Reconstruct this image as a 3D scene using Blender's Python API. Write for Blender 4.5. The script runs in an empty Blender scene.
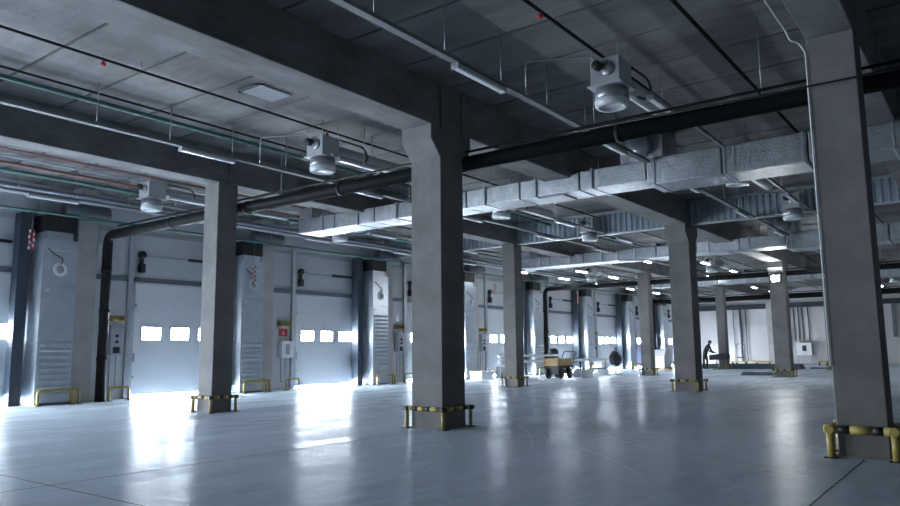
import bpy, bmesh, math, random
from mathutils import Vector, Matrix
random.seed(7)
S = bpy.context.scene
COL = S.collection

# ------------------------------------------------------------------ camera
YAW, PIT, ROLL, FPX = 0.6440, 0.1357, 0.0099, 723.1
cy_, sy_, cp_, sp_ = math.cos(YAW), math.sin(YAW), math.cos(PIT), math.sin(PIT)
Fw = Vector((cy_*cp_, sy_*cp_, sp_)); Rt = Vector((sy_, -cy_, 0)); Up = Rt.cross(Fw)
c_, s_ = math.cos(ROLL), math.sin(ROLL)
R2 = c_*Rt - s_*Up; U2 = s_*Rt + c_*Up
cam = bpy.data.cameras.new('camera'); camo = bpy.data.objects.new('camera', cam); COL.objects.link(camo)
M = Matrix((R2, U2, -Fw)).transposed().to_4x4(); M.translation = Vector((0, 0, 1.2))
camo.matrix_world = M
cam.sensor_width = 36; cam.lens = FPX/900*36; cam.clip_end = 300; cam.clip_start = 0.05
S.camera = camo

# ------------------------------------------------------------------ world, light, exposure
W = bpy.data.worlds.new('sky'); S.world = W; W.use_nodes = True
W.node_tree.nodes['Background'].inputs[0].default_value = (0.72, 0.84, 1, 1)
W.node_tree.nodes['Background'].inputs[1].default_value = 1.5
S.view_settings.view_transform = 'Standard'; S.view_settings.look = 'None'
S.view_settings.exposure = 1.32; S.view_settings.gamma = 1
PANE = 45         # daylight seen through the dock door windows
GAP = 450           # daylight under the dock doors
def area(name, loc, sx, sy, power, direction, col=(.77, .88, 1)):
    l = bpy.data.lights.new(name, 'AREA'); l.shape = 'RECTANGLE'; l.size = sx; l.size_y = sy
    l.energy = power; l.color = col
    o = bpy.data.objects.new(name, l); COL.objects.link(o); o.location = loc
    o.rotation_euler = Vector(direction).to_track_quat('-Z', 'Z').to_euler()
    return o
# open loading doorways of the wall behind and left of the camera position
area('doorway_daylight', (0.53, 19.45, 1.65), 2.9, 3.1, 520, (0, -1, -0.05))
area('doorway_daylight', (-5.42, 19.45, 1.65), 2.9, 3.1, 520, (0, -1, -0.05))

# ------------------------------------------------------------------ materials
def mat(name, col, rough=.6, metal=0, var=.0, scale=3, bump=0, bscale=20, stretch=(1, 1, 1), dark=None, spec=.5, rvar=0):
    m = bpy.data.materials.new(name); m.use_nodes = True
    nt = m.node_tree; N = nt.nodes; L = nt.links; b = N['Principled BSDF']
    b.inputs['Base Color'].default_value = (*col, 1); b.inputs['Roughness'].default_value = rough
    b.inputs['Metallic'].default_value = metal; b.inputs['Specular IOR Level'].default_value = spec
    tc = N.new('ShaderNodeTexCoord'); mp = N.new('ShaderNodeMapping'); mp.inputs['Scale'].default_value = stretch
    L.new(tc.outputs['Object'], mp.inputs[0])
    if var:
        n = N.new('ShaderNodeTexNoise'); n.inputs['Scale'].default_value = scale; n.inputs['Detail'].default_value = 7
        n.inputs['Roughness'].default_value = .65
        L.new(mp.outputs[0], n.inputs['Vector'])
        r = N.new('ShaderNodeValToRGB')
        d = dark or tuple(c*(1-var) for c in col); h = tuple(min(1, c*(1+var*.6)) for c in col)
        r.color_ramp.elements[0].position = .32; r.color_ramp.elements[0].color = (*d, 1)
        r.color_ramp.elements[1].position = .68; r.color_ramp.elements[1].color = (*h, 1)
        L.new(n.outputs[0], r.inputs[0]); L.new(r.outputs[0], b.inputs['Base Color'])
        if rvar:
            mr = N.new('ShaderNodeMapRange'); mr.inputs[3].default_value = rough-rvar; mr.inputs[4].default_value = rough+rvar
            mr.inputs[1].default_value = .3; mr.inputs[2].default_value = .7
            L.new(n.outputs[0], mr.inputs[0]); L.new(mr.outputs[0], b.inputs['Roughness'])
    if bump:
        n2 = N.new('ShaderNodeTexNoise'); n2.inputs['Scale'].default_value = bscale; n2.inputs['Detail'].default_value = 4
        L.new(mp.outputs[0], n2.inputs['Vector'])
        bp = N.new('ShaderNodeBump'); bp.inputs['Strength'].default_value = bump; bp.inputs['Distance'].default_value = .02
        L.new(n2.outputs[0], bp.inputs['Height']); L.new(bp.outputs[0], b.inputs['Normal'])
    return m
def emis(name, col, s):
    m = bpy.data.materials.new(name); m.use_nodes = True; b = m.node_tree.nodes['Principled BSDF']
    b.inputs['Base Color'].default_value = (*col, 1)
    b.inputs['Emission Color'].default_value = (*col, 1); b.inputs['Emission Strength'].default_value = s
    return m

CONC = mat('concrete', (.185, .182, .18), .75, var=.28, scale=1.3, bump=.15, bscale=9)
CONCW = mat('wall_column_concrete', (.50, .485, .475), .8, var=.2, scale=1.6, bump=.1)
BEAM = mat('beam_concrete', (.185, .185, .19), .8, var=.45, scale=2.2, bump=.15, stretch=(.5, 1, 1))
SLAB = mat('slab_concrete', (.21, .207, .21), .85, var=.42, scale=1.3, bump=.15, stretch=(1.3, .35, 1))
JOINT = mat('dark_joint', (.05, .05, .055), .9)  # plain dark tone for floor joints and backing of ceiling joints
WALL = mat('wall_panel', (.56, .58, .60), .6, var=.06, scale=.6)
ENDW = mat('end_wall_paint', (.62, .60, .61), .7, var=.07, scale=.5)
DARKW = mat('far_wall', (.22, .24, .25), .8, var=.1)
DOORM = mat('door_panel', (.66, .68, .71), .42, var=.05, scale=.8)
RAILM = mat('galvanised_rail', (.50, .53, .56), .38, .7, var=.15, scale=6)
DRAIL = mat('dark_rail', (.16, .18, .21), .5, .4)
TRAYM = mat('tray_zinc', (.22, .235, .25), .7, .3, var=.3, scale=30)
GALV = mat('galvanised_sheet', (.58, .64, .70), .3, .65, var=.12, scale=4, bump=.05, bscale=6)
FOIL = mat('foil_wrap', (.44, .47, .50), .33, .85, var=.25, scale=5, bump=.7, bscale=34)
SCREEN = mat('corrugated_sheet', (.36, .43, .48), .4, .5, var=.1, scale=3)
BLACK = mat('black_pipe', (.012, .013, .015), .55, spec=.2)
BLACKP = mat('black_plastic', (.015, .016, .018), .5)
NAVY = mat('dark_blue_post', (.03, .042, .06), .55)
TYRE = mat('rubber_scuff', (.88, .93, .97), .6, var=.15, scale=9)
STEEL = mat('grey_steel', (.32, .34, .36), .4, .6)
GREEN = mat('green_pipe', (.06, .15, .13), .45)
RED = mat('red_pipe', (.20, .09, .075), .5)
REDP = mat('red_paint', (.55, .04, .05), .45)
WHITE = mat('white_enamel', (.78, .80, .82), .4)
LAMPW = mat('lamp_cover', (.85, .88, .9), .3)
YELL = mat('yellow_paint', (.42, .32, .09), .45, var=.18, scale=9)
BLK = mat('black_band', (.02, .02, .022), .5)
GREY = mat('grey_enamel', (.40, .42, .44), .45)
CLEAR = mat('milky_bowl', (.66, .70, .72), .22)
WOOD = mat('pine_plank', (.52, .34, .17), .65, var=.3, scale=5, stretch=(1, 6, 6))
DWOOD = mat('dark_plank', (.10, .12, .14), .7, var=.4, scale=4)
TARP = mat('dark_fabric', (.02, .023, .03), .85)
BLUEP = mat('blue_plastic', (.05, .10, .42), .45)
WRAP = mat('white_film', (.74, .76, .78), .25, bump=.6, bscale=6)
CLOTH = mat('dark_work_clothes', (.022, .026, .034), .85)
SKIN = mat('skin', (.40, .25, .19), .6)
PANEM = emis('daylit_pane', (.80, .90, 1), PANE)
GAPM = emis('daylight_gap', (.79, .89, 1), GAP)
FLOODM = emis('floodlight_glass', (.95, .98, 1), 170)

SHEEN = .27
def floor_material():
    m = bpy.data.materials.new('polished_floor'); m.use_nodes = True
    nt = m.node_tree; N = nt.nodes; L = nt.links; b = N['Principled BSDF']
    tc = N.new('ShaderNodeTexCoord')
    def noise(sc, det, stretch=(1, 1, 1), rot=0):
        mp = N.new('ShaderNodeMapping'); mp.inputs['Scale'].default_value = stretch; mp.inputs['Rotation'].default_value = (0, 0, rot)
        L.new(tc.outputs['Object'], mp.inputs[0])
        n = N.new('ShaderNodeTexNoise'); n.inputs['Scale'].default_value = sc; n.inputs['Detail'].default_value = det
        n.inputs['Roughness'].default_value = .6
        L.new(mp.outputs[0], n.inputs['Vector']); return n.outputs[0]
    a = noise(.3, 9); s = noise(1.1, 9, (1, 3.2, 1))
    mx = N.new('ShaderNodeMath'); mx.operation = 'ADD'; L.new(a, mx.inputs[0]); L.new(s, mx.inputs[1])
    r = N.new('ShaderNodeValToRGB')
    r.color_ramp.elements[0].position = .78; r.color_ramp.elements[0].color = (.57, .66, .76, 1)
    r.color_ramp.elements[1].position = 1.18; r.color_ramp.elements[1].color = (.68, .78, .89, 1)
    L.new(mx.outputs[0], r.inputs[0]); L.new(r.outputs[0], b.inputs['Base Color'])
    mr = N.new('ShaderNodeMapRange'); mr.inputs[1].default_value = .35; mr.inputs[2].default_value = .7
    mr.inputs[3].default_value = .20; mr.inputs[4].default_value = .36
    L.new(noise(.8, 6, (.4, 1.2, 1), .5), mr.inputs[0]); L.new(mr.outputs[0], b.inputs['Roughness'])
    bp = N.new('ShaderNodeBump'); bp.inputs['Strength'].default_value = .8; bp.inputs['Distance'].default_value = .012
    L.new(noise(3.5, 6), bp.inputs['Height']); L.new(bp.outputs[0], b.inputs['Normal'])
    # a thin worn sealer: weak gloss over the matt concrete
    b.inputs['Specular IOR Level'].default_value = 0
    g = N.new('ShaderNodeBsdfGlossy'); g.inputs['Color'].default_value = (.95, .97, 1, 1)
    L.new(mr.outputs[0], g.inputs['Roughness']); L.new(bp.outputs[0], g.inputs['Normal'])
    fr = N.new('ShaderNodeFresnel'); fr.inputs['IOR'].default_value = 1.35
    mu = N.new('ShaderNodeMath'); mu.operation = 'MULTIPLY'; mu.inputs[1].default_value = SHEEN; L.new(fr.outputs[0], mu.inputs[0])
    mix = N.new('ShaderNodeMixShader'); L.new(mu.outputs[0], mix.inputs[0]); L.new(b.outputs[0], mix.inputs[1]); L.new(g.outputs[0], mix.inputs[2])
    L.new(mix.outputs[0], N['Material Output'].inputs['Surface'])
    return m
FLOORM = floor_material()

# ------------------------------------------------------------------ mesh building
class MB:
    def __init__(s): s.bm = bmesh.new(); s.mats = []; s.cur = 0
    def m(s, material):
        if material not in s.mats: s.mats.append(material)
        s.cur = s.mats.index(material); return s
    def _fin(s, faces, smooth=False):
        for f in faces: f.material_index = s.cur; f.smooth = smooth
    def box(s, a, b, bev=0):
        x0, y0, z0 = a; x1, y1, z1 = b
        v = [s.bm.verts.new(p) for p in ((x0,y0,z0),(x1,y0,z0),(x1,y1,z0),(x0,y1,z0),(x0,y0,z1),(x1,y0,z1),(x1,y1,z1),(x0,y1,z1))]
        fs = [s.bm.faces.new([v[i] for i in q]) for q in ((3,2,1,0),(4,5,6,7),(0,1,5,4),(1,2,6,5),(2,3,7,6),(3,0,4,7))]
        s._fin(fs)
        if bev:
            es = list({e for f in fs for e in f.edges})
            r = bmesh.ops.bevel(s.bm, geom=es, offset=bev, segments=2, affect='EDGES', profile=.5)
            s._fin(r['faces'])
        return s
    def prism(s, pts, axis, a, b):
        """closed outline pts (2D) extruded along an axis from a to b"""
        def P(p, t): return {'x': (t, p[0], p[1]), 'y': (p[0], t, p[1]), 'z': (p[0], p[1], t)}[axis]
        A = [s.bm.verts.new(P(p, a)) for p in pts]; B = [s.bm.verts.new(P(p, b)) for p in pts]
        n = len(pts); fs = [s.bm.faces.new(A), s.bm.faces.new(B[::-1])]
        for i in range(n): fs.append(s.bm.faces.new((A[i], B[i], B[(i+1) % n], A[(i+1) % n])))
        s._fin(fs); return s
    def tube(s, path, r, n=10, caps=True, smooth=True):
        pts = [Vector(p) for p in path]; rings = []
        rr = r if isinstance(r, (list, tuple)) else [r]*len(pts)
        ref = None
        for i, p in enumerate(pts):
            if i == 0: d = pts[1]-p
            elif i == len(pts)-1: d = p-pts[i-1]
            else: d = (pts[i+1]-p).normalized()+(p-pts[i-1]).normalized()
            d.normalize()
            if ref is None: ref = Vector((0, 0, 1)) if abs(d.z) < .9 else Vector((1, 0, 0))
            x = d.cross(ref)
            if x.length < 1e-4: ref = Vector((0, 1, 0)); x = d.cross(ref)
            x.normalize(); y = d.cross(x).normalized(); ref = x.cross(d)
            k = 1.0
            if 0 < i < len(pts)-1:
                cs = max(.5, (pts[i+1]-p).normalized().dot((p-pts[i-1]).normalized())*.5+.5); k = 1/math.sqrt(cs)
                k = min(k, 1.3)
            rings.append([s.bm.verts.new(p+(x*math.cos(2*math.pi*j/n)+y*math.sin(2*math.pi*j/n))*rr[i]*(k if k < 1.05 else 1)) for j in range(n)])
        fs = []
        for a, b in zip(rings, rings[1:]):
            for j in range(n): fs.append(s.bm.faces.new((a[j], b[j], b[(j+1) % n], a[(j+1) % n])))
        s._fin(fs, smooth)
        if caps: s._fin([s.bm.faces.new(rings[0]), s.bm.faces.new(rings[-1][::-1])])
        return s
    def lathe(s, prof, c=(0, 0, 0), n=24, axis='z', smooth=True):
        rings = []
        for r, z in prof:
            ring = []
            for j in range(n):
                a = 2*math.pi*j/n; u, v = r*math.cos(a), r*math.sin(a)
                p = {'z': (u, v, z), 'x': (z, u, v), 'y': (u, z, v)}[axis]
                ring.append(s.bm.verts.new((c[0]+p[0], c[1]+p[1], c[2]+p[2])))
            rings.append(ring)
        fs = []
        for a, b in zip(rings, rings[1:]):
            for j in range(n): fs.append(s.bm.faces.new((a[j], a[(j+1) % n], b[(j+1) % n], b[j])))
        s._fin(fs, smooth)
        s._fin([s.bm.faces.new(rings[0][::-1]), s.bm.faces.new(rings[-1])]); return s
    def build(s, name, parent=None, loc=(0, 0, 0)):
        bmesh.ops.recalc_face_normals(s.bm, faces=s.bm.faces)
        me = bpy.data.meshes.new(name); s.bm.to_mesh(me); s.bm.free()
        for q in s.mats: me.materials.append(q)
        o = bpy.data.objects.new(name, me); COL.objects.link(o); o.location = loc
        if parent: o.parent = parent
        return o
def bend(pts, r=.12, n=5):
    """round the corners of a polyline"""
    out = [Vector(pts[0])]
    for i in range(1, len(pts)-1):
        p = Vector(pts[i]); a = (Vector(pts[i-1])-p).normalized(); b = (Vector(pts[i+1])-p).normalized()
        A, B = p+a*r, p+b*r
        for k in range(n+1):
            t = k/n; out.append(A*(1-t)**2+p*2*t*(1-t)+B*t*t)
    out.append(Vector(pts[-1])); return out
def tag(o, label=None, cat=None, group=None, kind=None):
    for k, v in (('label', label), ('category', cat), ('group', group), ('kind', kind)):
        if v: o[k] = v
    return o
def thing(name, loc, label, cat, group=None):
    o = bpy.data.objects.new(name, None); COL.objects.link(o); o.location = loc; o.empty_display_size = .1
    return tag(o, label, cat, group)
def dup(o, loc, label=None):
    def cp(q, par):
        c = q.copy(); COL.objects.link(c)
        if par: c.parent = par
        for ch in q.children: cp(ch, c)
        return c
    r = cp(o, None); r.location = loc
    if label: r['label'] = label
    return r
ORD = ['first', 'second', 'third', 'fourth', 'fifth', 'sixth', 'seventh', 'eighth', 'ninth', 'tenth', 'eleventh', 'twelfth', 'thirteenth', 'fourteenth', 'fifteenth']

# ------------------------------------------------------------------ layout numbers
GX, X0 = 5.952, 9.395           # half column spacing along the dock wall
YA, YB, YC, YW = 13.29, 7.31, 1.27, 19.5
CEIL, SOF = 5.6, 4.86
XE, XB, YR = 57.3, -12, -17

# ------------------------------------------------------------------ setting
b = MB().m(FLOORM)
b.box((XB-.3, YR-.3, -.3), (XE+.3, YW+.3, 0))
tag(b.build('floor'), kind='structure')
# saw-cut joints and tyre marks lie in the floor
b = MB().m(JOINT)
for x0, y0, x1, y1 in ((-2, 1.27, 57, 1.27), (16.45, -10, 16.45, 19.3), (3.32, -10, 3.32, 19.3), (-2, 7.2, 57, 7.2), (-2, 13.29, 57, 13.29), (28.4, -10, 28.4, 19.3), (40.3, -10, 40.3, 19.3)):
    if x0 == x1: b.box((x0-.006, y0, -.002), (x0+.006, y1, .0012))
    else: b.box((min(x0, x1), y0-.006, -.002), (max(x0, x1), y0+.006, .0012))
tag(b.build('trim_1'), kind='structure')
def tyre(cx, cy, r, a0, a1, w, label):
    b = MB().m(TYRE); n = 28; A = []
    for i in range(n+1):
        a = math.radians(a0+(a1-a0)*i/n); ww = w*(.35+.65*math.sin(math.pi*i/n))
        A.append([b.bm.verts.new((cx+(r+q)*math.cos(a), cy+(r+q)*math.sin(a), .0015)) for q in (-ww, ww)])
    b._fin([b.bm.faces.new((p[0], p[1], q[1], q[0])) for p, q in zip(A, A[1:])])
    tag(b.build('tyre_mark'), label, 'floor mark', None, 'structure')
for i, (cx, cy, r, a0, a1) in enumerate(((17, -3.4, 10.6, 118, 158), (17, -3.4, 10.75, 116, 156), (2.2, 15.5, 12.2, 296, 326), (2.2, 15.5, 12.4, 298, 324), (20.5, 11.5, 11.6, 196, 228), (19.5, 0.2, 10.4, 135, 170), (3, 8.5, 6.8, 300, 340))):
    tyre(cx, cy, r, a0, a1, .02, 'pale curved tyre mark scuffed on the floor')
# ceiling: precast planks with open joints
b = MB().m(SLAB)
pw = 1.19; x = 9.36-pw*18
while x < XE+.3:
    b.box((x+.028, YR-.3, CEIL), (x+pw-.028, YW+.3, CEIL+.2)); x += pw
b.m(JOINT).box((XB-.3, YR-.3, CEIL+.05), (XE+.3, YW+.3, CEIL+.3))
tag(b.build('ceiling'), kind='structure')
# dock wall with its door openings
DX0, DX1, DH = 1.62, 4.56, 3.2
doors = list(range(-1, 8)); opens = [-2, -3]
b = MB().m(WALL)
spans = sorted([(X0+GX*k+DX0, X0+GX*k+DX1) for k in doors+opens])
px = XB-.3
for a, c in spans:
    b.box((px, YW, 0), (a, YW+.25, DH)); px = c
b.box((px, YW, 0), (XE+.3, YW+.25, DH)); b.box((XB-.3, YW, DH), (XE+.3, YW+.25, CEIL))
tag(b.build('wall_dock'), kind='structure')
b = MB().m(DRAIL).box((XB, YW-.05, DH+.06), (XE, YW, DH+.2)); tag(b.build('trim_2'), kind='structure')
b = MB().m(GREY).box((XB, YW-.03, 4.62), (XE, YW, 4.75)); tag(b.build('trim_3'), kind='structure')
b = MB().m(ENDW).box((XE, YR-.3, 0), (XE+.25, YW+.25, CEIL))
tag(b.build('wall_end'), kind='structure')
b = MB().m(NAVY).box((XE-.18, YR, 4.15), (XE, YW, 4.5)); tag(b.build('trim_4'), kind='structure')
b = MB().m(DARKW).box((XB-.3, YR-.3, 0), (XB, YW+.25, CEIL)); tag(b.build('wall_back'), kind='structure')
b = MB().m(DARKW).box((XB-.3, YR-.3, 0), (XE+.25, YR, CEIL)); tag(b.build('wall_right'), kind='structure')
b = MB().m(GREY).box((XE-.03, YR, 0), (XE, YW, .14)); tag(b.build('baseboard_end'), kind='structure')

# ------------------------------------------------------------------ dock doors
def door(k):
    xa = X0+GX*k; i = k+2
    t = thing('door_%d' % i, (xa, YW, 0), 'grey sectional dock door with daylit windows, %s from the left' % ORD[k+1], 'door'); t['kind'] = 'structure'
    b = MB().m(DOORM)                                   # leaf: sections around three window holes
    zw0, zw1 = 1.6, 2.01
    ws = [(DX0+.27+j*.92, DX0+.27+j*.92+.64) for j in range(3)]
    for z0, z1 in ((.065, .558), (.566, 1.08), (1.088, zw0), (zw1, 2.6), (2.608, 3.2)):
        b.box((DX0, .03, z0), (DX1, .038, z1))
    for z0, z1 in ((.065, zw0), (zw1, 3.2)): b.box((DX0, .038, z0), (DX1, .08, z1))
    p = DX0
    for a, c in ws: b.box((p, .03, zw0), (a, .08, zw1)); p = c
    b.box((p, .03, zw0), (DX1, .08, zw1))
    b.build('door_leaf', t)
    for a, c in ws:
        wf = MB().m(GREY).box((a, .02, zw0), (a+.03, .085, zw1)).box((c-.03, .02, zw0), (c, .085, zw1)).box((a, .02, zw1-.03), (c, .085, zw1)).box((a, .02, zw0), (c, .085, zw0+.03)).build('window_frame', t)
        MB().m(PANEM).box((a+.03, .045, zw0+.03), (c-.03, .06, zw1-.03)).build('window_pane', wf)
    MB().m(GAPM).box((DX0, .1, 0.002), (DX1, .12, .065)).build('daylight_gap', t)
    MB().m(RAILM).box((DX0-.24, -.1, 0), (DX0-.1, 0, 4.85), .008).box((DX0-.08, -.05, 0), (DX0, .02, 3.9)).build('door_track', t)
    MB().m(DRAIL).box((DX1, -.05, 0), (DX1+.08, .02, 3.9)).box((DX1+.1, -.1, 0), (DX1+.24, 0, 4.85), .008).build('door_track', t)
    MB().m(STEEL).tube([(DX0+.2, -.12, 4.02), (DX1+.1, -.12, 4.02)], .018).m(BLACKP).tube([(DX0+1.6, -.12, 4.02), (DX0+2.6, -.12, 4.02)], .045).build('spring_shaft', t)
    o = MB().m(BLACKP).box((DX0+.03, -.2, 3.52), (DX0+.2, -.03, 3.78), .03).box((DX0+.06, -.15, 3.7), (DX0+.16, -.05, 4.1), .02)
    o.lathe([(.02, -.06), (.11, -.05), (.11, .05), (.02, .06)], (DX0+.12, -.11, 4.04), 16, 'y'); o.build('door_operator', t)
    MB().m(STEEL).box((DX0+.04, .01, 1.0), (DX0+.1, .035, 1.25)).box((DX0+.02, .0, .55), (DX0+.09, .03, .62)).box((DX0+.02, .0, 2.56), (DX0+.09, .03, 2.64)).build('hinge', t)
    return t
for k in doors: door(k)

# ------------------------------------------------------------------ columns
def guard(x, y, w, where, big=0):
    g = .06; h = .31; r = .03+big
    x0, x1, y0, y1 = -w/2-g, w/2+g, -w/2-g, w/2+g
    t = thing('column_guard', (x, y, 0), 'yellow-black guard rail around '+where, 'guard rail')
    for px_, py_ in ((x0, y0), (x0, y1), (x1, y0), (x1, y1)):
        q = MB().m(YELL).tube([(px_, py_, 0), (px_, py_, h)], r, 12).m(BLK).box((px_-.07, py_-.07, 0), (px_+.07, py_+.07, .012))
        q.build('post', t)
    def rail(p, q):
        p, q = Vector(p), Vector(q); d = (q-p); Ln = d.length; d.normalize()
        bb = MB(); s = -.09
        cuts = [(-.06, .05, BLK), (.05, Ln*.33, YELL), (Ln*.33, Ln*.33+.1, BLK), (Ln*.33+.1, Ln*.67, YELL), (Ln*.67, Ln*.67+.1, BLK), (Ln*.67+.1, Ln-.05, YELL), (Ln-.05, Ln+.06, BLK)]
        if big: cuts = [(-.06, .1, YELL), (.1, .2, BLK), (.2, Ln-.2, YELL), (Ln-.2, Ln-.08, BLK), (Ln-.08, Ln+.06, YELL)]
        for a, c, m in cuts: bb.m(m).tube([p+d*a, p+d*c], r*1.12, 12)
        bb.build('rail', t)
    rail((x0, y0, h), (x0, y1, h)); rail((x1, y0, h), (x1, y1, h))
    rail((x0, y0, h-.0), (x1, y0, h)); rail((x0, y1, h), (x1, y1, h))
def column(x, y, w, corbel, label):
    b = MB().m(CONC); h = w/2
    if corbel:
        c = h+.24; b.prism([(-h, .0), (h, .0), (h, 4.35), (c, 4.62), (c, SOF), (-c, SOF), (-c, 4.62), (-h, 4.35)], 'y', -h, h)
        b.box((-h+.03, -h, SOF), (h-.03, h, CEIL))
    else:
        b.box((-h, -h, 0), (h, h, SOF), .012)
    b.box((-h-.035, -h-.035, 0), (h+.035, h+.035, .025))
    t = b.build('concrete_column', None, (x, y, 0)); tag(t, label, 'column')
    return t
CW = {'A': .49, 'B': .61, 'C': .50}
XS = [X0+11.905*i for i in range(4)]
names = {('A', 0): 'square concrete column nearest the dock doors, left of the tall middle column',
         ('A', 1): 'square concrete column just right of the tall middle column, near the trolley',
         ('A', 2): 'slim concrete column in front of the blue bag by the dock doors',
         ('A', 3): 'small distant concrete column behind the bending person',
         ('B', 0): 'large concrete column with flared head in the middle of the hall',
         ('B', 1): 'flared concrete column in front of the bending person',
         ('B', 2): 'distant concrete column carrying the lit floodlight',
         ('B', 3): 'farthest flared column, mostly hidden behind the nearest column at right',
         ('C', 0): 'nearest dark concrete column at the right edge, with a cable down its side'}
where = {('A', 0): 'the column nearest the dock doors at left', ('A', 1): 'the column beside the trolley', ('A', 2): 'the slim column before the blue bag',
         ('A', 3): 'the distant column behind the bending person', ('B', 0): 'the large middle column', ('B', 1): 'the flared column before the bending person',
         ('B', 2): 'the column with the floodlight', ('B', 3): 'the farthest flared column', ('C', 0): 'the nearest column at right'}
for row, y in (('A', YA), ('B', YB), ('C', YC)):
    for i, x in enumerate(XS):
        if row == 'C' and i > 0: continue
        column(x, y, CW[row], row == 'B', names[row, i])
        guard(x, y, CW[row], where[row, i], .012 if row == 'C' else 0)
for k in range(-1, 8):
    b = MB().m(CONCW).box((-.27, -.45, 0), (.27, 0, CEIL), .012)
    o = b.build('wall_column', None, (X0+GX*k, YW, 0))
    tag(o, 'pale concrete wall column left of the %s dock door from left' % ORD[k+1], 'column')
for y, lb in ((YA, 'pale end wall column seen right of the bending person'), (YB, 'end wall column hidden behind the right hand columns')):
    b = MB().m(CONCW).box((-.4, -.25, 0), (0, .25, CEIL), .012)
    tag(b.build('wall_column', None, (XE, y, 0)), lb, 'column')

# ------------------------------------------------------------------ beams
def beam(x0, x1, y, w, label):
    b = MB().m(BEAM).box((x0+.012, -w/2, SOF), (x1-.012, w/2, CEIL), .012)
    tag(b.build('concrete_beam', None, (0, y, 0)), label, 'beam')
rowname = {'A': 'row of columns nearest the dock doors', 'B': 'middle row of flared columns', 'C': 'nearest column at right'}
seg = [-10, XS[0], XS[1], XS[2], XS[3], XE]
pos = ['nearest span, left of the first column', 'second span, first to second column', 'third span, second to third column', 'fourth span, third to fourth column', 'last span, running to the end wall']
for row, y, w in (('A', YA, .5), ('B', YB, .62), ('C', YC, .5)):
    for i in range(5):
        a, c = seg[i], seg[i+1]
        if row == 'B': a, c = a+(.3 if i else 0), c-(.3 if i < 4 else 0)
        if row == 'C': 
            if i > 1: continue
            beam(a, c, y, w, ['deep concrete beam overhead at the right edge, in front of the nearest column', 'deep concrete beam overhead beyond the nearest column at right'][i]); continue
        beam(a, c, y, w, 'deep concrete beam over the %s, %s' % (rowname[row], pos[i]))

# ------------------------------------------------------------------ corrugated smoke screens across the hall
def screen(x, ya, yb, label):
    b = MB().m(SCREEN); n = max(4, int((yb-ya)/.045)); pts = []
    z0, z1 = 4.9, 5.52
    up = []
    for i in range(n+1):
        y = ya+(yb-ya)*i/n; k = i % 4
        up.append((.0 if k in (0, 1) else .05, y))
    th = .006
    pts = [(p[0], p[1]) for p in up]+[(p[0]+th, p[1]) for p in reversed(up)]
    A = [b.bm.verts.new((p[0], p[1], z0)) for p in pts]; B = [b.bm.verts.new((p[0], p[1], z1)) for p in pts]
    N_ = len(pts); fs = []
    for i in range(N_): fs.append(b.bm.faces.new((A[i], A[(i+1) % N_], B[(i+1) % N_], B[i])))
    for i in range(n): 
        j = N_-1-i
        fs.append(b.bm.faces.new((A[i], A[i+1], A[j-1], A[j]))); fs.append(b.bm.faces.new((B[i], B[i+1], B[j-1], B[j])))
    b._fin(fs)
    t = thing('smoke_screen', (x, 0, 0), label, 'smoke screen')
    b.build('corrugated_sheet', t)
    MB().m(RAILM).box((-.04, ya, z1), (.08, yb, CEIL)).build('top_channel', t)
    MB().m(RAILM).box((-.03, ya, z0-.05), (.07, yb, z0)).build('bottom_channel', t)
xs = XS[1]+.0
screen(xs, YB+.31, YA-.25, 'corrugated metal screen under the ceiling, between the second columns of the two left rows')
screen(xs, YC+.25, YB-.31, 'corrugated metal screen under the ceiling, right of the second flared column')
screen(xs, -6, YC-.25, 'corrugated metal screen right of the nearest column at the right edge')
screen(xs, YA+.25, YW-.5, 'corrugated metal screen close to the dock wall, behind the middle column')

# ------------------------------------------------------------------ big black pipes across the hall
def pipe_across(x, z, y0, y1, label, r=.1, drop=True):
    t = thing('drain_pipe', (x, y1, 0), label, 'pipe')
    path = [(0, y0-y1, z), (0, 0, z)]
    if drop: path.append((0, 0, 0.0))
    MB().m(BLACK).tube(bend(path, .28, 7) if drop else path, r, 18).build('pipe_run', t)
    y = y0+1.5
    while y < y1-.6:
        MB().m(BLACK).tube([(0, y-y1-.04, z), (0, y-y1+.04, z)], r+.012, 18).build('coupling', t); y += 2.9
    if drop:
        for q in (1.05, 2.3, 3.4): MB().m(BLACK).tube([(0, 0, q), (0, 0, q+.1)], r+.012, 18).build('coupling', t)
    y = y0+1.0
    while y < y1-.5:
        MB().m(STEEL).tube([(0, y-y1, z+r), (0, y-y1, CEIL)], .007, 6).build('hanger_rod', t); y += 2.4
    MB().m(BLACK).tube([(-.02, y0-y1, z+r+.07), (-.02, -.5, z+r+.07)], .022, 8).build('conduit', t)
pipe_across(X0+.41, 4.38, -6, 18.8, 'thick black pipe crossing overhead in front, dropping to the floor by the second dock door', .125)
pipe_across(33.4, 4.40, -6, 18.85, 'black pipe crossing far back, dropping to the floor behind the trolley', .11)
pipe_across(47.8, 4.38, -6, 18.66, 'farthest dark pipe crossing before the end wall', .16)
# thin cable crossing in front of the nearest column
tag(MB().m(BLACK).tube([(8.9, -5, 4.13), (8.9, 2.3, 4.2), (9.7, 5.4, 4.52)], .012, 6).build('cable'), 'thin black cable crossing in front of the nearest column at right', 'cable')

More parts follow.
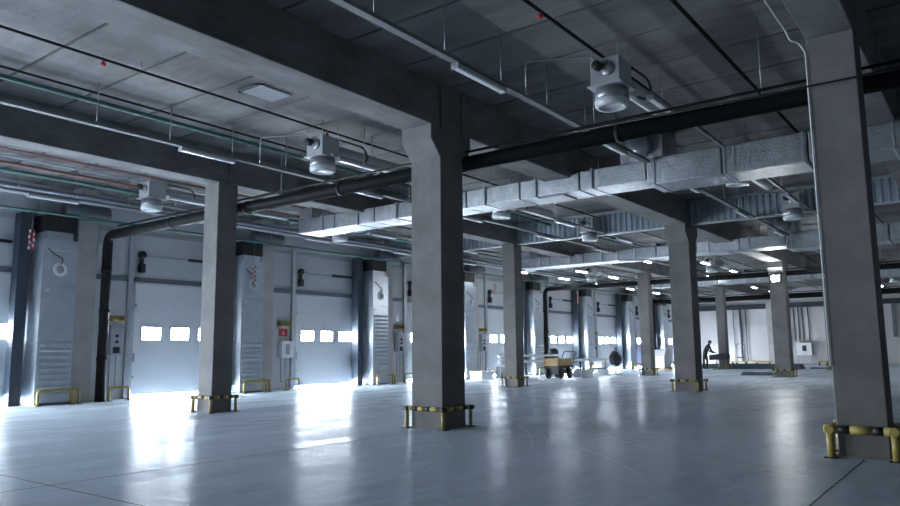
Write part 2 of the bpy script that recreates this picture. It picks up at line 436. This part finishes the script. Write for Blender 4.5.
# ------------------------------------------------------------------ foil wrapped ventilation ducts
def duct(x, ya, yb, zA, hA, yr, label, k):
    """x: near face, from the right end ya to the riser yr, on to the left end yb"""
    t = thing('ventilation_duct', (x, yb, 0), label, 'duct')
    y = lambda v: v-yb
    d = .82
    p = yr
    b = MB().m(FOIL); n = int((yb-yr)/1.35); st = (yb-yr)/n
    for i in range(n):
        b.box((0, y(yr+i*st+.012), zA), (d, y(yr+(i+1)*st-.012), zA+hA), .02)
    b.build('duct_run', t)
    b = MB().m(FOIL); n = int((yr-ya)/1.35); st = (yr-ya)/n
    for i in range(n):
        b.box((-.03, y(ya+i*st+.012), zA-.12), (d+.05, y(ya+(i+1)*st-.012), zA+hA+.02), .02)
    b.build('duct_run', t)
    for i in range(int((yb-ya)/1.35)):
        yy = ya+.68+i*1.35; z0 = zA if yy > yr else zA-.12
        MB().m(GALV).box((-.045, y(yy)-.02, z0-.012), (d+.06, y(yy)+.02, z0+hA+.03 if yy > yr else z0+hA+.15)).build('flange', t)
    MB().m(FOIL).box((.02, y(yr-.35), zA+hA-.02), (d-.02, y(yr+.55), CEIL), .02).build('riser', t)
    b = MB().m(GALV).lathe([(.0, -.02), (.22, -.02), (.22, .22), (.19, .22), (.19, 0), (.0, 0)], (-.2, y(yr+.1), zA+hA+.28), 20, 'x'); b.build('collar', t)
    MB().m(FOIL).box((.05, y(yb-.5), zA+hA-.02), (d-.05, y(yb), zA+hA+.32), .02).build('end_box', t)
    for yy in (yr+2.2, yr+5.4, ya+1.2, ya+3.4): 
        z0 = zA if yy > yr else zA-.12
        MB().m(GREY).box((.1, y(yy)-.3, z0-.03), (d-.1, y(yy)+.3, z0)).build('grille', t)
    yy = ya+.5
    while yy < yb:
        for q in (-.05, d+.05): MB().m(STEEL).tube([(q, y(yy), zA), (q, y(yy), CEIL)], .006, 6).build('hanger_rod', t)
        yy += 2.7
duct(13.6, -5, 15.6, 4.55, .4, 5.3, 'foil wrapped rectangular duct crossing overhead in front, nearest to the camera', 0)
duct(25.5, -5, 15.6, 4.55, .4, 5.3, 'foil wrapped rectangular duct crossing in the second bay, behind the corrugated screen', 1)
duct(37.6, -5, 15.6, 4.5, .4, 5.3, 'foil wrapped rectangular duct farthest back, before the end wall', 2)

# ------------------------------------------------------------------ cable trays, lamps, heaters
BRK = [(-4, 13.5), (14.55, 25.4), (26.45, 37.5), (38.55, XE)]
def tray(y, z, label):
    t = thing('cable_tray', (0, y, 0), label, 'cable tray')
    for x0, x1 in BRK if y < 16 else [(-4, XE)]:
        b = MB().m(TRAYM)
        b.box((x0, -.06, z), (x1, .06, z+.006)).box((x0, -.06, z), (x1, -.054, z+.05)).box((x0, .054, z), (x1, .06, z+.05))
        b.build('tray_channel', t)
        MB().m(BLACK).tube([(x0, .02, z+.03), (x1, .02, z+.03)], .018, 6).build('cable_bundle', t)
    x = 5.6
    while x < XE:
        if any(p < x < q for p, q in BRK): MB().m(STEEL).tube([(x, .0, z), (x, .0, CEIL)], .008, 6).build('hanger_rod', t)
        x += 1.3
def lamp0():
    t = thing('tube_lamp', (0, 0, 0), 'x', 'lamp')
    MB().m(GREY).box((0, -.05, .035), (1.15, .05, .075), .005).build('lamp_body', t)
    MB().m(LAMPW).box((.03, -.045, 0), (1.12, .045, .036), .012).build('lamp_cover', t)
    for q in (0, 1.12): MB().m(GREY).box((q, -.055, -.003), (q+.03, .055, .077)).build('end_cap', t)
    return t
L0 = lamp0(); firstL = True
LIT = emis('lit_lamp_cover', (.88, .95, 1), 15)
def lamps(y, z, xs, rowlabel):
    global firstL
    for i, x in enumerate(xs):
        lb = 'white tube lamp %s, %s from the left' % (rowlabel, ORD[i])
        if firstL: L0.location = (x, y, z); L0['label'] = lb; firstL = False
        else:
            d_ = dup(L0, (x, y, z), lb)
            if x > 27:                          # the lamps at the far end are switched on
                for ch in d_.children:
                    if ch.name.startswith('lamp_cover'):
                        ch.data = ch.data.copy(); ch.data.materials[0] = LIT
tz = 4.86
for y, lb in ((5.23, 'right of the middle column'), (11.3, 'left of the middle column'), (17.3, 'beside the dock wall')):
    tray(y, tz, 'long perforated cable tray with hanger rods, '+lb)
    lamps(y, tz-.08, [7.1+4.15*i for i in range(12)], 'on the tray '+lb)
for y, lb, xs_ in ((3.75, 'behind the nearest heater', [9.9, 14.7, 18.4, 22.6, 26.8, 31]), (9.75, 'left of the middle column', [9.45, 14.7, 18, 22.2, 26.4, 30.6, 34.8]), (15.3, 'over the dock aisle', [9.35, 11.8, 16.3, 20.9, 26.6, 30.0, 33.5])):
    t = thing('lamp_rail', (0, y, 0), 'thin steel lamp rail '+lb, 'lamp rail')
    for p, q in BRK: MB().m(STEEL).box((max(p, 9.86 if y < 5 else 9.3), -.02, 4.9), (min(q, 46), .02, 4.94)).build('rail', t)
    for i in range(20):
        if 8.5+1.9*i > 9.9 and any(p < 8.5+1.9*i < q for p, q in BRK): MB().m(STEEL).tube([(8.5+1.9*i, 0, 4.94), (8.5+1.9*i, 0, CEIL)], .007, 6).build('hanger_rod', t)
    lamps(y, 4.825, xs_, 'on the thin rail '+lb)

def heater0():
    t = thing('unit_heater', (0, 0, 0), 'x', 'heater')
    MB().m(GREY).box((-.22, -.22, .3), (.22, .22, .68), .012).build('housing', t)
    MB().m(GREY).box((-.26, -.26, .275), (.26, .26, .3), .006).build('mounting_plate', t)
    dr = MB().m(STEEL).lathe([(.16, .27), (.235, .26), (.245, .12), (.23, .11)], n=28).build('fan_drum', t)
    MB().m(CLEAR).lathe([(.23, .12), (.25, .09), (.245, .03), (.225, .005), (.17, .0), (.15, .02), (.03, .02)], n=28).build('diffuser_bowl', dr)
    MB().m(BLACKP).lathe([(.02, -.06), (.07, -.05), (.07, .05), (.02, .06)], (-.28, .08, .56), 14, 'x').build('motor_knob', t)
    MB().m(STEEL).lathe([(.03, -.01), (.1, -.01), (.1, .02), (.03, .02)], (-.235, -.05, .5), 18, 'x').build('inlet_ring', t)
    for sx in (-.2, .2):
        for sy in (-.2, .2): MB().m(STEEL).tube([(sx, sy, .66), (sx, sy, CEIL-4.64)], .006, 6).build('hanger_rod', t)
    MB().m(GREY).tube([(.22, 0, .48), (2.6, 0, .48)], .13, 16).build('spiral_duct', t)
    MB().m(BLACKP).tube(bend([(.3, -.16, .68), (1.0, -.2, .66), (1.05, -.2, .34), (.6, -.14, .3)], .2), .018, 8).build('hose', t)
    MB().m(STEEL).tube(bend([(-.7, 1.0, .22), (-.7, 1.0, .72), (-.28, .2, .73), (-.28, .08, .6)], .05), .014, 8).build('power_conduit', t)
    return t
H0 = heater0(); fh = True
hrow = {4.12: 'over the right aisle', 10.1: 'left of the middle column', 16.05: 'over the dock aisle'}
for y in (4.12, 10.1, 16.05):
    for i in range(7):
        x = X0+GX*i+(.0 if i != 1 else .35); lb = 'round ceiling heater %s, %s from the front' % (hrow[y], ORD[i])
        if i == 2: x -= .42
        if i == 5: x += .25
        if fh: H0.location = (x, y, 4.64); H0['label'] = lb; fh = False
        else:
            h_ = dup(H0, (x, y, 4.64), lb)
            for ch in list(h_.children):
                if (i == 2 and ch.name.startswith(('spiral', 'hose'))) or (y > 16 and ch.name.startswith('power')): bpy.data.objects.remove(ch)

# ------------------------------------------------------------------ service pipes running along the hall under the ceiling
def run(name, y, z, r, m, label, cat='pipe', x0=-4, x1=XE, drops=None, extra=None):
    t = thing(name, (0, y, 0), label, cat)
    MB().m(m).tube([(x0, 0, z), (x1, 0, z)], r, 10).build('pipe_run', t)
    x = 3.2
    while x < x1: MB().m(STEEL).tube([(x, 0, z), (x, 0, CEIL)], .005, 5).build('hanger_rod', t); x += 2.38
    if drops:
        for x in drops:
            MB().m(REDP).tube([(x, 0, z), (x, 0, z-.06)], .016, 8).lathe([(.02, -.1), (.045, -.08), (.03, -.05)], (x, 0, z), 10).build('sprinkler_head', t)
run('sprinkler_pipe', 10.0, 5.45, .02, BLACK, 'thin black sprinkler pipe with red heads left of the middle column', drops=[5.0, 9.4, 13.4, 17.4, 22])
run('service_pipe', 11.43, 5.45, .02, BLACK, 'thin dark pipe close above the left cable tray')
run('service_pipe', 11.75, 5.42, .04, GREEN, 'dark green pipe nearest the left row beam')
run('sprinkler_pipe', 4.25, 5.45, .024, BLACK, 'thin black sprinkler pipe right of the middle column', drops=[7.6, 11.6, 16, 20])
run('service_pipe', 2.82, 5.45, .028, BLACK, 'dark pipe running towards the nearest column at right')
run('service_pipe', 15.9, 5.42, .025, RED, 'rust red pipe just beyond the left row beam')
run('service_pipe', 16.6, 5.3, .035, RED, 'lower rust red pipe over the dock aisle')
run('service_pipe', 16.95, 5.22, .04, GREEN, 'dark green pipe over the dock aisle beside the red pipes')
run('service_pipe', 17.75, 5.08, .05, DRAIL, 'dark grey pipe over the dock aisle')
run('service_pipe', 18.05, 5.0, .03, STEEL, 'steel pipe over the dock aisle above the lamps')
run('service_pipe', 16.25, 5.36, .016, STEEL, 'thin steel conduit between the red pipes')
run('service_pipe', 18.6, 4.72, .035, GREEN, 'green pipe running across the dock wall above the doors')
run('service_pipe', 18.3, 5.25, .03, STEEL, 'steel conduit along the top of the dock wall')
# conduit down the nearest column
t = thing('cable', (X0, YC, 0), 'thin white cable running along the ceiling and down the nearest column', 'cable')
MB().m(WHITE).tube(bend([(-6.4, .43, 4.95), (-.42, .43, 4.95), (-.36, .40, 4.84), (-.27, .33, 4.83), (-.262, .262, 4.7), (-.262, .262, 1.0)], .04), .009, 6).build('cable_run', t)

t = thing('access_panel', (7.6, 9.55, CEIL-.002), 'small pale square panel on the ceiling left of the middle row beam', 'panel')
MB().m(GREY).box((-.3, -.25, -.03), (.3, .25, 0), .008).build('cover', t)
MB().m(BLACKP).tube(bend([(-.3, .34, -.015), (-.42, .3, -.02), (-.42, -.2, -.02), (-.3, -.3, -.02)], .1), .015, 6).build('cable', t)
# ------------------------------------------------------------------ per bay wall equipment
def aircurtain(k):
    x = X0+GX*k-1.27; w, y0, y1 = .85, -.82, -.1
    t = thing('air_curtain', (x, YW, 0), 'tall galvanised air curtain cabinet left of the %s dock door from left' % ORD[k+1], 'air curtain')
    b = MB().m(GALV).box((0, y0, .06), (w, y1, 1.55)).box((0, y0, 1.56), (w, y1, 2.95)).box((0, y0, 2.96), (w, y1, 4.1))
    b.m(DRAIL).box((.02, y0+.02, 0), (w-.02, y1, .06)); cb = b.build('cabinet', t)
    MB().m(NAVY).box((-.42, -.45, 0), (-.16, -.12, 4.75), .01).build('side_post', t)
    b = MB().m(GALV)  # raised ribs shaped to imitate banded reflections in the galvanised sheet
    for i in range(9 if k != 2 else 16):
        z = .25+i*.15
        b.prism([(y0-.0, z), (y0-.03, z+.03), (y0-.0, z+.1)], 'x', .05, w-.05)
    b.build('reflection_rib', cb)
    MB().m(WHITE).lathe([(.10, 0), (.17, 0), (.17, -.04), (.10, -.04), (.10, -.01), (.02, -.01)], (w*.5, y0, 3.35), 22, 'y').m(GREY).lathe([(.02, -.012), (.09, -.014), (.09, -.03), (.02, -.035)], (w*.5, y0, 3.35), 18, 'y').build('port_ring', cb)
    MB().m(BLACKP).tube(bend([(w*.12, y0-.02, 3.85), (w*.3, y0-.05, 3.7), (w*.55, y0-.05, 3.62), (w*.5, y0-.03, 3.45)], .06), .014, 7).build('cable_loop', t)
    MB().m(BLACKP).box((.05, y0+.05, 4.3), (w-.05, y1, 4.72)).m(GALV).box((.1, y0+.1, 4.1), (w-.1, y1-.02, 4.3)).build('fan_box', t)
    MB().m(DRAIL).lathe([(.1, 0), (.2, 0), (.2, 1.15), (.1, 1.15)], (w-.3, y0+.25, 4.94), 18, 'x').build('fan_duct', t)
    for q in ((.1, 2.78, .1, .06), (.06, 1.42, .12, .08), (.12, 3.8, .5, .03)): MB().m(WHITE).box((q[0], y0-.02, q[1]), (q[0]+q[2], y0, q[1]+q[3])).build('bracket', cb)
    return t
def hoop(x, y, wx, label, along='x'):
    t = thing('hoop_guard', (x, y, 0), label, 'guard rail')
    e = (wx, 0) if along == 'x' else (0, wx)
    MB().m(YELL).tube(bend([(0, 0, 0), (0, 0, .36), (e[0], e[1], .36), (e[0], e[1], 0)], .09), .032, 10).build('hoop', t)
    for q in ((0, 0), e): MB().m(BLK).box((q[0]-.07, q[1]-.07, 0), (q[0]+.07, q[1]+.07, .012)).build('foot_plate', t)
for k in range(-1, 8):
    xa = X0+GX*k; nm = ORD[k+1]
    aircurtain(k)
    hoop(xa-1.3, 18.42, .85, 'yellow hoop guard before the air curtain left of the %s dock door from left' % nm)
    hoop(xa+.62, 18.75, .55, 'yellow hoop guard under the control panel left of the %s dock door from left' % nm)
    hoop(xa-.3, 18.45, .42, 'small yellow hoop guard at the wall column left of the %s dock door from left' % nm, 'y')
    if k >= 0:
        t = thing('control_panel', (xa+.88, YW-.01, 0), 'control panel with yellow bracket left of the %s dock door from left' % nm, 'control panel')
        body = WHITE if k == 1 else GREY
        z0, z1 = (1.05, 1.62) if k == 1 else (1.2, 2.0)
        en = MB().m(body).box((0, -.2, z0), (.34 if k != 1 else .5, 0, z1), .01).build('enclosure', t)
        if k == 1: MB().m(GREY).box((.16, -.215, 1.16), (.32, -.2, 1.5)).build('display', en)
        else:
            for q in (1.72, 1.56): MB().m(BLACKP).lathe([(.01, 0), (.04, 0), (.04, -.04), (.01, -.04)], (.17, -.2, q), 12, 'y').build('button', en)
            MB().m(BLACKP).box((.08, -.22, 1.25), (.26, -.2, 1.42)).build('display', en)
        MB().m(YELL).box((-.02, -.24, 2.12), (.36, -.21, 2.16)).box((-.02, -.24, 2.12), (.01, 0, 2.28)).box((.33, -.24, 2.12), (.36, 0, 2.28)).box((-.02, -.03, 2.2), (.36, 0, 2.28)).build('bracket', t)
        MB().m(STEEL).tube(bend([(.08, -.05, z0), (.08, -.05, .25), (.26, -.05, .25), (.26, -.05, z0)], .06), .016, 7).build('conduit', t)
# red sign above the white control panel
t = thing('wall_sign', (X0+GX+.9, YW, 1.78), 'red sign with white mark above the white control panel', 'sign')
MB().m(REDP).box((0, -.02, 0), (.36, 0, .26)).build('plate', t); MB().m(WHITE).box((.12, -.024, .07), (.24, -.02, .1)).box((.165, -.024, .05), (.195, -.02, .2)).build('white_mark', t)
# red and white hanging tape bundles
def tape(x, y, z, n, label):
    t = thing('barrier_tape', (x, y, z), label, 'barrier tape')
    b = MB()
    for j in range(2):
        for i in range(n):
            b.m(REDP if (i+j) % 2 else WHITE); b.box((j*.09-.018+.012*math.sin(i*2+j), -.012, -i*.07-.07), (j*.09+.018+.012*math.sin(i*2+j), .012, -i*.07))
    b.build('tape_strip', t)
    MB().m(STEEL).tube([(.04, 0, 0), (.04, 0, 4.72-z)], .006, 6).build('cord', t)
tape(7.75, 18.6, 4.25, 7, 'red and white tape bundle hanging at the far left, beside the first dock door')
tape(14.4, 18.6, 3.95, 8, 'red and white striped chain hanging before the second air curtain from the left')
tape(22.4, 18.6, 4.2, 7, 'red and white tape hanging left of the large middle column')
tape(28.2, 18.6, 4.3, 7, 'red and white tape hanging left of the second left row column')
tape(36.6, 18.6, 4.5, 10, 'red and white tape hanging above the plank trolley')

# ------------------------------------------------------------------ floodlight on the far column
t = thing('floodlight', (XS[2]-.41, YB+.02, 4.15), 'lit floodlight mounted high on the distant column', 'floodlight')
MB().m(BLACKP).box((-.02, -.22, -.17), (.06, .22, .17), .01).build('lamp_housing', t)
MB().m(FLOODM).box((-.03, -.15, -.12), (-.021, .15, .12)).build('lamp_glass', t)
MB().m(STEEL).box((.06, -.03, -.03), (.1, .03, .03)).build('bracket', t)

# ------------------------------------------------------------------ trolley, trestles and clutter
t = thing('plank_trolley', (28.2, 15.3, 0), 'low trolley carrying a stack of pine planks beyond the second left row column', 'trolley')
for q, a, c in ((.56, -.75, .6), (.64, -.7, .66), (.72, -.74, .55), (.80, -.68, .62)): MB().m(WOOD).box((a, -.33, q), (c, .33, q+.07), .006).build('plank', t)
MB().m(BLACKP).box((-.7, -.36, .48), (.6, .36, .56)).box((-.5, -.3, .2), (-.42, .3, .5)).box((.32, -.3, .2), (.4, .3, .5)).box((-.5, -.04, .2), (.4, .04, .26)).build('frame', t)
MB().m(BLACKP).tube(bend([(.6, -.3, .52), (1.0, -.3, 1.15), (1.0, .3, 1.15), (.6, .3, .52)], .08), .022, 8).build('push_handle', t)
for wx, wy in ((-.45, -.3), (-.45, .3), (.36, -.3), (.36, .3)):
    MB().m(BLACKP).lathe([(.03, -.05), (.2, -.05), (.22, 0), (.2, .05), (.03, .05)], (wx, wy, .22), 18, 'y').build('wheel', t)
def trestle(p0, p1, h, label, rails, m=WHITE):
    t = thing('pipe_rack', (p0[0], p0[1], 0), label, 'rack')
    d = Vector((p1[0]-p0[0], p1[1]-p0[1], 0)); n = d.normalized(); s = Vector((-n.y, n.x, 0))*.3
    for f in (0.02, .5, .98):
        q = d*f
        MB().m(DRAIL).tube([q-s*.0, q+Vector((0, 0, h))], .03, 8).tube([q-s, q+s], .03, 8).build('leg', t)
    for z in rails: MB().m(m).tube([Vector((0, 0, z)), d+Vector((0, 0, z))], .06, 10).build('long_pipe', t)
    return t
rk = trestle((25.4, 16.6), (33.2, 15.4), .8, 'long white pipes held by thin dark stands behind the plank trolley', (.76,))
MB().m(WHITE).tube([(0, 0, 1.0), (4.2, -.64, 1.0)], .05, 10).build('long_pipe', rk)
for f in (.03, .5): MB().m(DRAIL).tube([(7.8*f, -1.2*f, .7), (7.8*f, -1.2*f, 1.02)], .03, 8).build('leg_extension', rk)
MB().m(DRAIL).box((4.6, -1.22, .3), (7.7, -1.14, .36)).box((4.8, -1.4, 0), (4.9, -.9, .3)).box((7.3, -1.45, 0), (7.4, -.95, .3)).build('low_frame', rk)
t = thing('tarpaulin_bundle', (34.0, 15.3, 0), 'dark kite shaped bundle on a thin stand right of the white pipe', 'bundle')
MB().m(TARP).prism([(-.5, .85), (-.05, 1.15), (.55, .75), (.2, .4), (-.35, .5)], 'y', -.1, .12).build('cloth', t)
MB().m(DRAIL).tube([(0, 0, 0), (0, 0, 1.35)], .025, 8).box((-.3, -.2, 0), (.3, .2, .03)).build('stand', t)
# equipment stand beside the planks
t = thing('pipe_machine', (30.3, 16.75, 0), 'dark upright machine standing behind the plank trolley', 'machine')
MB().m(TARP).box((-.2, -.22, .25), (.2, .22, .95), .06).build('machine_body', t)
MB().m(TARP).lathe([(.04, -.2), (.2, -.17), (.22, 0), (.2, .17), (.04, .2)], (0, 0, 1.1), 16, 'y').build('drum', t)
for q in (-.25, .15): MB().m(DRAIL).box((q, -.25, 0), (q+.1, .25, .25)).build('leg', t)
# small boxes and sheets on the floor
def carton(x, y, sx, sy, sz, m, label, z=0):
    b = MB().m(m).box((-sx/2, -sy/2, 0), (sx/2, sy/2, sz*.94), .01).box((-sx/2-.006, -sy/2-.006, sz*.9), (sx/2+.006, sy/2+.006, sz), .006)
    tag(b.build('carton', None, (x, y, z)), label, 'box')
carton(29.2, 14.5, .45, .35, .4, WHITE, 'white box on the floor at the foot of the plank trolley')
carton(26.2, 18.0, .9, .6, .35, WHITE, 'wide white carton by the dock wall behind the second left row column')
carton(28.6, 18.4, .6, .5, .5, WHITE, 'tall white carton by the dock wall behind the white pipes')
carton(36.4, 17.2, .8, .5, .6, WHITE, 'pale carton standing behind the thin dark stands')
t = thing('plastic_sheet', (25.8, 15.6, 0), 'crumpled white plastic sheet on the floor by the second left row column', 'plastic sheet')
b = MB().m(WRAP); g = {}
for i in range(12):
    for j in range(8):
        g[i, j] = b.bm.verts.new((-1.2+i*.22+random.uniform(-.05, .05), -.5+j*.14, .01+(0 if i in (0, 11) or j in (0, 7) else random.uniform(0, .13))))
b._fin([b.bm.faces.new((g[i, j], g[i+1, j], g[i+1, j+1], g[i, j+1])) for i in range(11) for j in range(7)], True)
b.build('sheet', t)
t = thing('blue_bag', (46.85, 18.25, 0), 'bright blue bag by the dock wall left of the slim column', 'bag')
MB().m(BLUEP).lathe([(.3, 0), (.52, .1), (.56, .45), (.5, .8), (.28, 1.0), (.1, 1.05)], n=18).build('sack', t)
MB().m(BLUEP).lathe([(.1, 1.03), (.16, 1.12), (.1, 1.16)], n=12).build('tied_neck', t)
t = thing('wrapped_pallet', (43.4, 16.6, 0), 'pallet load wrapped in white film between the slim and flared columns', 'pallet')
MB().m(WOOD).box((-.7, -.5, 0), (-.5, .5, .1)).box((.5, -.5, 0), (.7, .5, .1)).box((-.1, -.5, 0), (.1, .5, .1)).box((-.7, -.5, .1), (.7, .5, .14)).build('pallet_base', t)
MB().m(WRAP).prism([(-.68, .14), (.68, .14), (.66, .95), (.4, 1.2), (-.3, 1.2), (-.66, .8)], 'y', -.48, .48).build('wrapped_load', t)
MB().m(WHITE).tube(bend([(-.75, -.52, .1), (-.75, -.52, .8), (-.35, -.52, 1.25), (.7, -.52, 1.28)], .15), .04, 8).build('white_hose', t)
# stacks of dark planks before the end wall
for i, (x, y0, y1, lb) in enumerate(((46.5, 9.2, 15.2, 'long low stack of dark planks on the floor behind the bending person'), (35.2, 8.0, 9.6, 'small pile of dark boards left of the floodlight column'), (47.5, 6.9, 9.0, 'flat dark board on the floor right of the floodlight column'))):
    t = thing('plank_stack', (x, y0, 0), lb, 'planks')
    for j in range((4, 2, 1)[i]):
        w_ = (.5, .22, .3)[i]
        MB().m(DWOOD).box((-w_+.02*j, .03*j, j*.075), (w_-.05*j, y1-y0-.04*j, j*.075+.065), .005).build('plank', t)
# ------------------------------------------------------------------ end wall equipment
t = thing('electrical_cabinet', (XE, 11.15, 0), 'white electrical cabinet on legs at the end wall right of the floodlight column', 'cabinet')
MB().m(WHITE).box((-.35, -.5, .7), (-.01, .5, 1.6), .015).build('cabinet_body', t)
MB().m(BLACKP).box((-.365, -.16, 1.0), (-.35, .12, 1.4)).build('display', t)
for q in (-.48, .4): MB().m(GREY).box((-.3, q, 0), (-.22, q+.08, .7)).build('leg', t)
MB().m(RED).box((-.3, -.35, 1.6), (-.1, .25, 1.72)).build('red_lid', t)
for y, lb in ((11.75, 'first'), (11.45, 'second'), (11.2, 'third'), (10.8, 'fourth')):
    tag(MB().m(DRAIL).tube([(0, 0, 1.75), (0, 0, 4.14)], .035, 8).build('conduit', None, (XE-.04, y, 0)), 'dark vertical conduit above the electrical cabinet, %s from the left' % lb, 'conduit')
for y, r, lb in ((15.5, .07, 'thick dark vertical pipe on the end wall above the hand truck'), (15.1, .04, 'thin dark vertical pipe on the end wall, right of the thick one'), (16.0, .03, 'thin pale vertical pipe on the end wall, left of the thick one')):
    tag(MB().m(DRAIL if r > .03 else STEEL).tube([(0, 0, .3), (0, 0, 4.14)], r, 8).build('wall_pipe', None, (XE-.1, y, 0)), lb, 'pipe')
tag(MB().m(WHITE).box((-.16, -.16, 0), (0, .16, 4.14), .01).build('pipe_casing', None, (XE-.03, 12.35, 0)), 'white vertical casing on the end wall just right of the floodlight column', 'casing')
tag(MB().m(DRAIL).box((-.12, -.1, 1.9), (0, .1, 4.14), .01).build('pipe_casing', None, (XE-.03, 5.5, 0)), 'short dark vertical casing on the end wall at the right edge', 'casing')
t = thing('hand_truck', (XE-.9, 15.4, 0), 'red and steel hand truck standing at the end wall', 'hand truck')
MB().m(STEEL).tube(bend([(0, -.28, .1), (0, -.28, 1.55), (0, .28, 1.55), (0, .28, .1)], .15), .035, 8).build('frame', t)
MB().m(RED).box((-.04, -.26, .5), (.0, .26, .62)).box((-.3, -.26, .02), (0, .26, .06)).build('carrier', t)
for s in (-1, 1): MB().m(BLACKP).lathe([(.04, -.04), (.15, -.04), (.15, .04), (.04, .04)], (.12, s*.34, .15), 14, 'y').build('wheel', t)
for k_, (y, lb) in enumerate(((14.2, 'low yellow rail at the foot of the end wall, behind the hand truck'), (9.8, 'low yellow rail at the foot of the end wall, right of the electrical cabinet'))):
    t = thing('floor_rail', (XE-1.3, y, 0), lb, 'guard rail')
    MB().m(YELL).box((-.04, -1.1 if k_ == 0 else -.3, .22), (.04, 1.9 if k_ == 0 else .3, .32)).build('rail', t)
    for q in ((-.9, 0, 1.7) if k_ == 0 else (-.25, .25)): MB().m(BLK).box((-.05, q-.05, 0), (.05, q+.05, .22)).build('post', t)

# ------------------------------------------------------------------ bending person
def skin_body(name, verts, edges, radii, m, parent):
    me = bpy.data.meshes.new(name); me.from_pydata(verts, edges, [])
    o = bpy.data.objects.new(name, me); COL.objects.link(o)
    sk = o.modifiers.new('skin', 'SKIN'); sk.use_smooth_shade = True
    for i, r in enumerate(radii): me.skin_vertices[0].data[i].radius = (r, r)
    me.skin_vertices[0].data[0].use_root = True
    sb = o.modifiers.new('sub', 'SUBSURF'); sb.levels = 1; sb.render_levels = 2
    me.materials.append(m); o.parent = parent
    return o
PP = (43.8, 14.0, 0)
pr = thing('person', PP, 'person in dark work clothes standing bent forward beside the flared column', 'person')
# x: away from camera, y: to the left; the person faces right (-y), standing and leaning forward over the board
V = [(0, 0, .95), (0, -.05, 1.08), (0, -.13, 1.24), (0, -.2, 1.38), (0, -.25, 1.47), (0, -.3, 1.56), (0, -.32, 1.62)]
R_ = [.15, .135, .15, .14, .06, .085, .085]
E_ = [(i, i+1) for i in range(6)]
def limb(start, pts, rad):
    p = start
    for q, r in zip(pts, rad):
        V.append(q); R_.append(r); E_.append((p, len(V)-1)); p = len(V)-1
    return p
for s in (-1, 1):
    limb(0, [(s*.1, 0, .88), (s*.13, -.06*s-.02, .5), (s*.13, -.05*s+.03, .1), (s*.13, -.05*s-.1, .05)], [.1, .07, .045, .04])
    h = limb(3, [(s*.2, -.22, 1.36), (s*.25, -.3, 1.12), (s*.17, -.5, 1.0), (s*.15, -.57, .985)], [.065, .05, .04, .032])
    for f in range(4): limb(h, [(s*.15+(f-1.5)*.022, -.63, .975), (s*.15+(f-1.5)*.024, -.67+abs(f-1.5)*.008, .96)], [.01, .009])
    limb(h, [(s*.15-s*.045, -.59, .975), (s*.15-s*.05, -.62, .965)], [.011, .009])
body = skin_body('body', V, E_, R_, CLOTH, pr)
b = MB().m(SKIN).lathe([(.02, 1.47), (.07, 1.50), (.085, 1.57), (.075, 1.63)], (0, -.33, 0), 14)
b.lathe([(.004, -.03), (.014, 0), (.004, .02)], (0, -.425, 1.56), 8).build('face', pr)
MB().m(CLOTH).lathe([(.1, 1.59), (.102, 1.64), (.08, 1.70), (.02, 1.72)], (0, -.32, 0), 14).build('cap', pr)
t = thing('work_trestle', (PP[0], PP[1]-.75, 0), 'dark board on a single leg trestle in front of the bending person', 'trestle')
MB().m(TARP).prism([(-.62, .62), (.45, .55), (.45, .85), (-.3, .96), (-.62, .88)], 'x', -.2, .2).build('board', t)
for q in (-.1, .2): MB().m(DRAIL).tube([(0, q, 0), (0, q*.4, .6)], .03, 8).build('leg', t)
MB().m(DRAIL).box((-.25, -.2, 0), (.25, .3, .03)).build('foot', t)
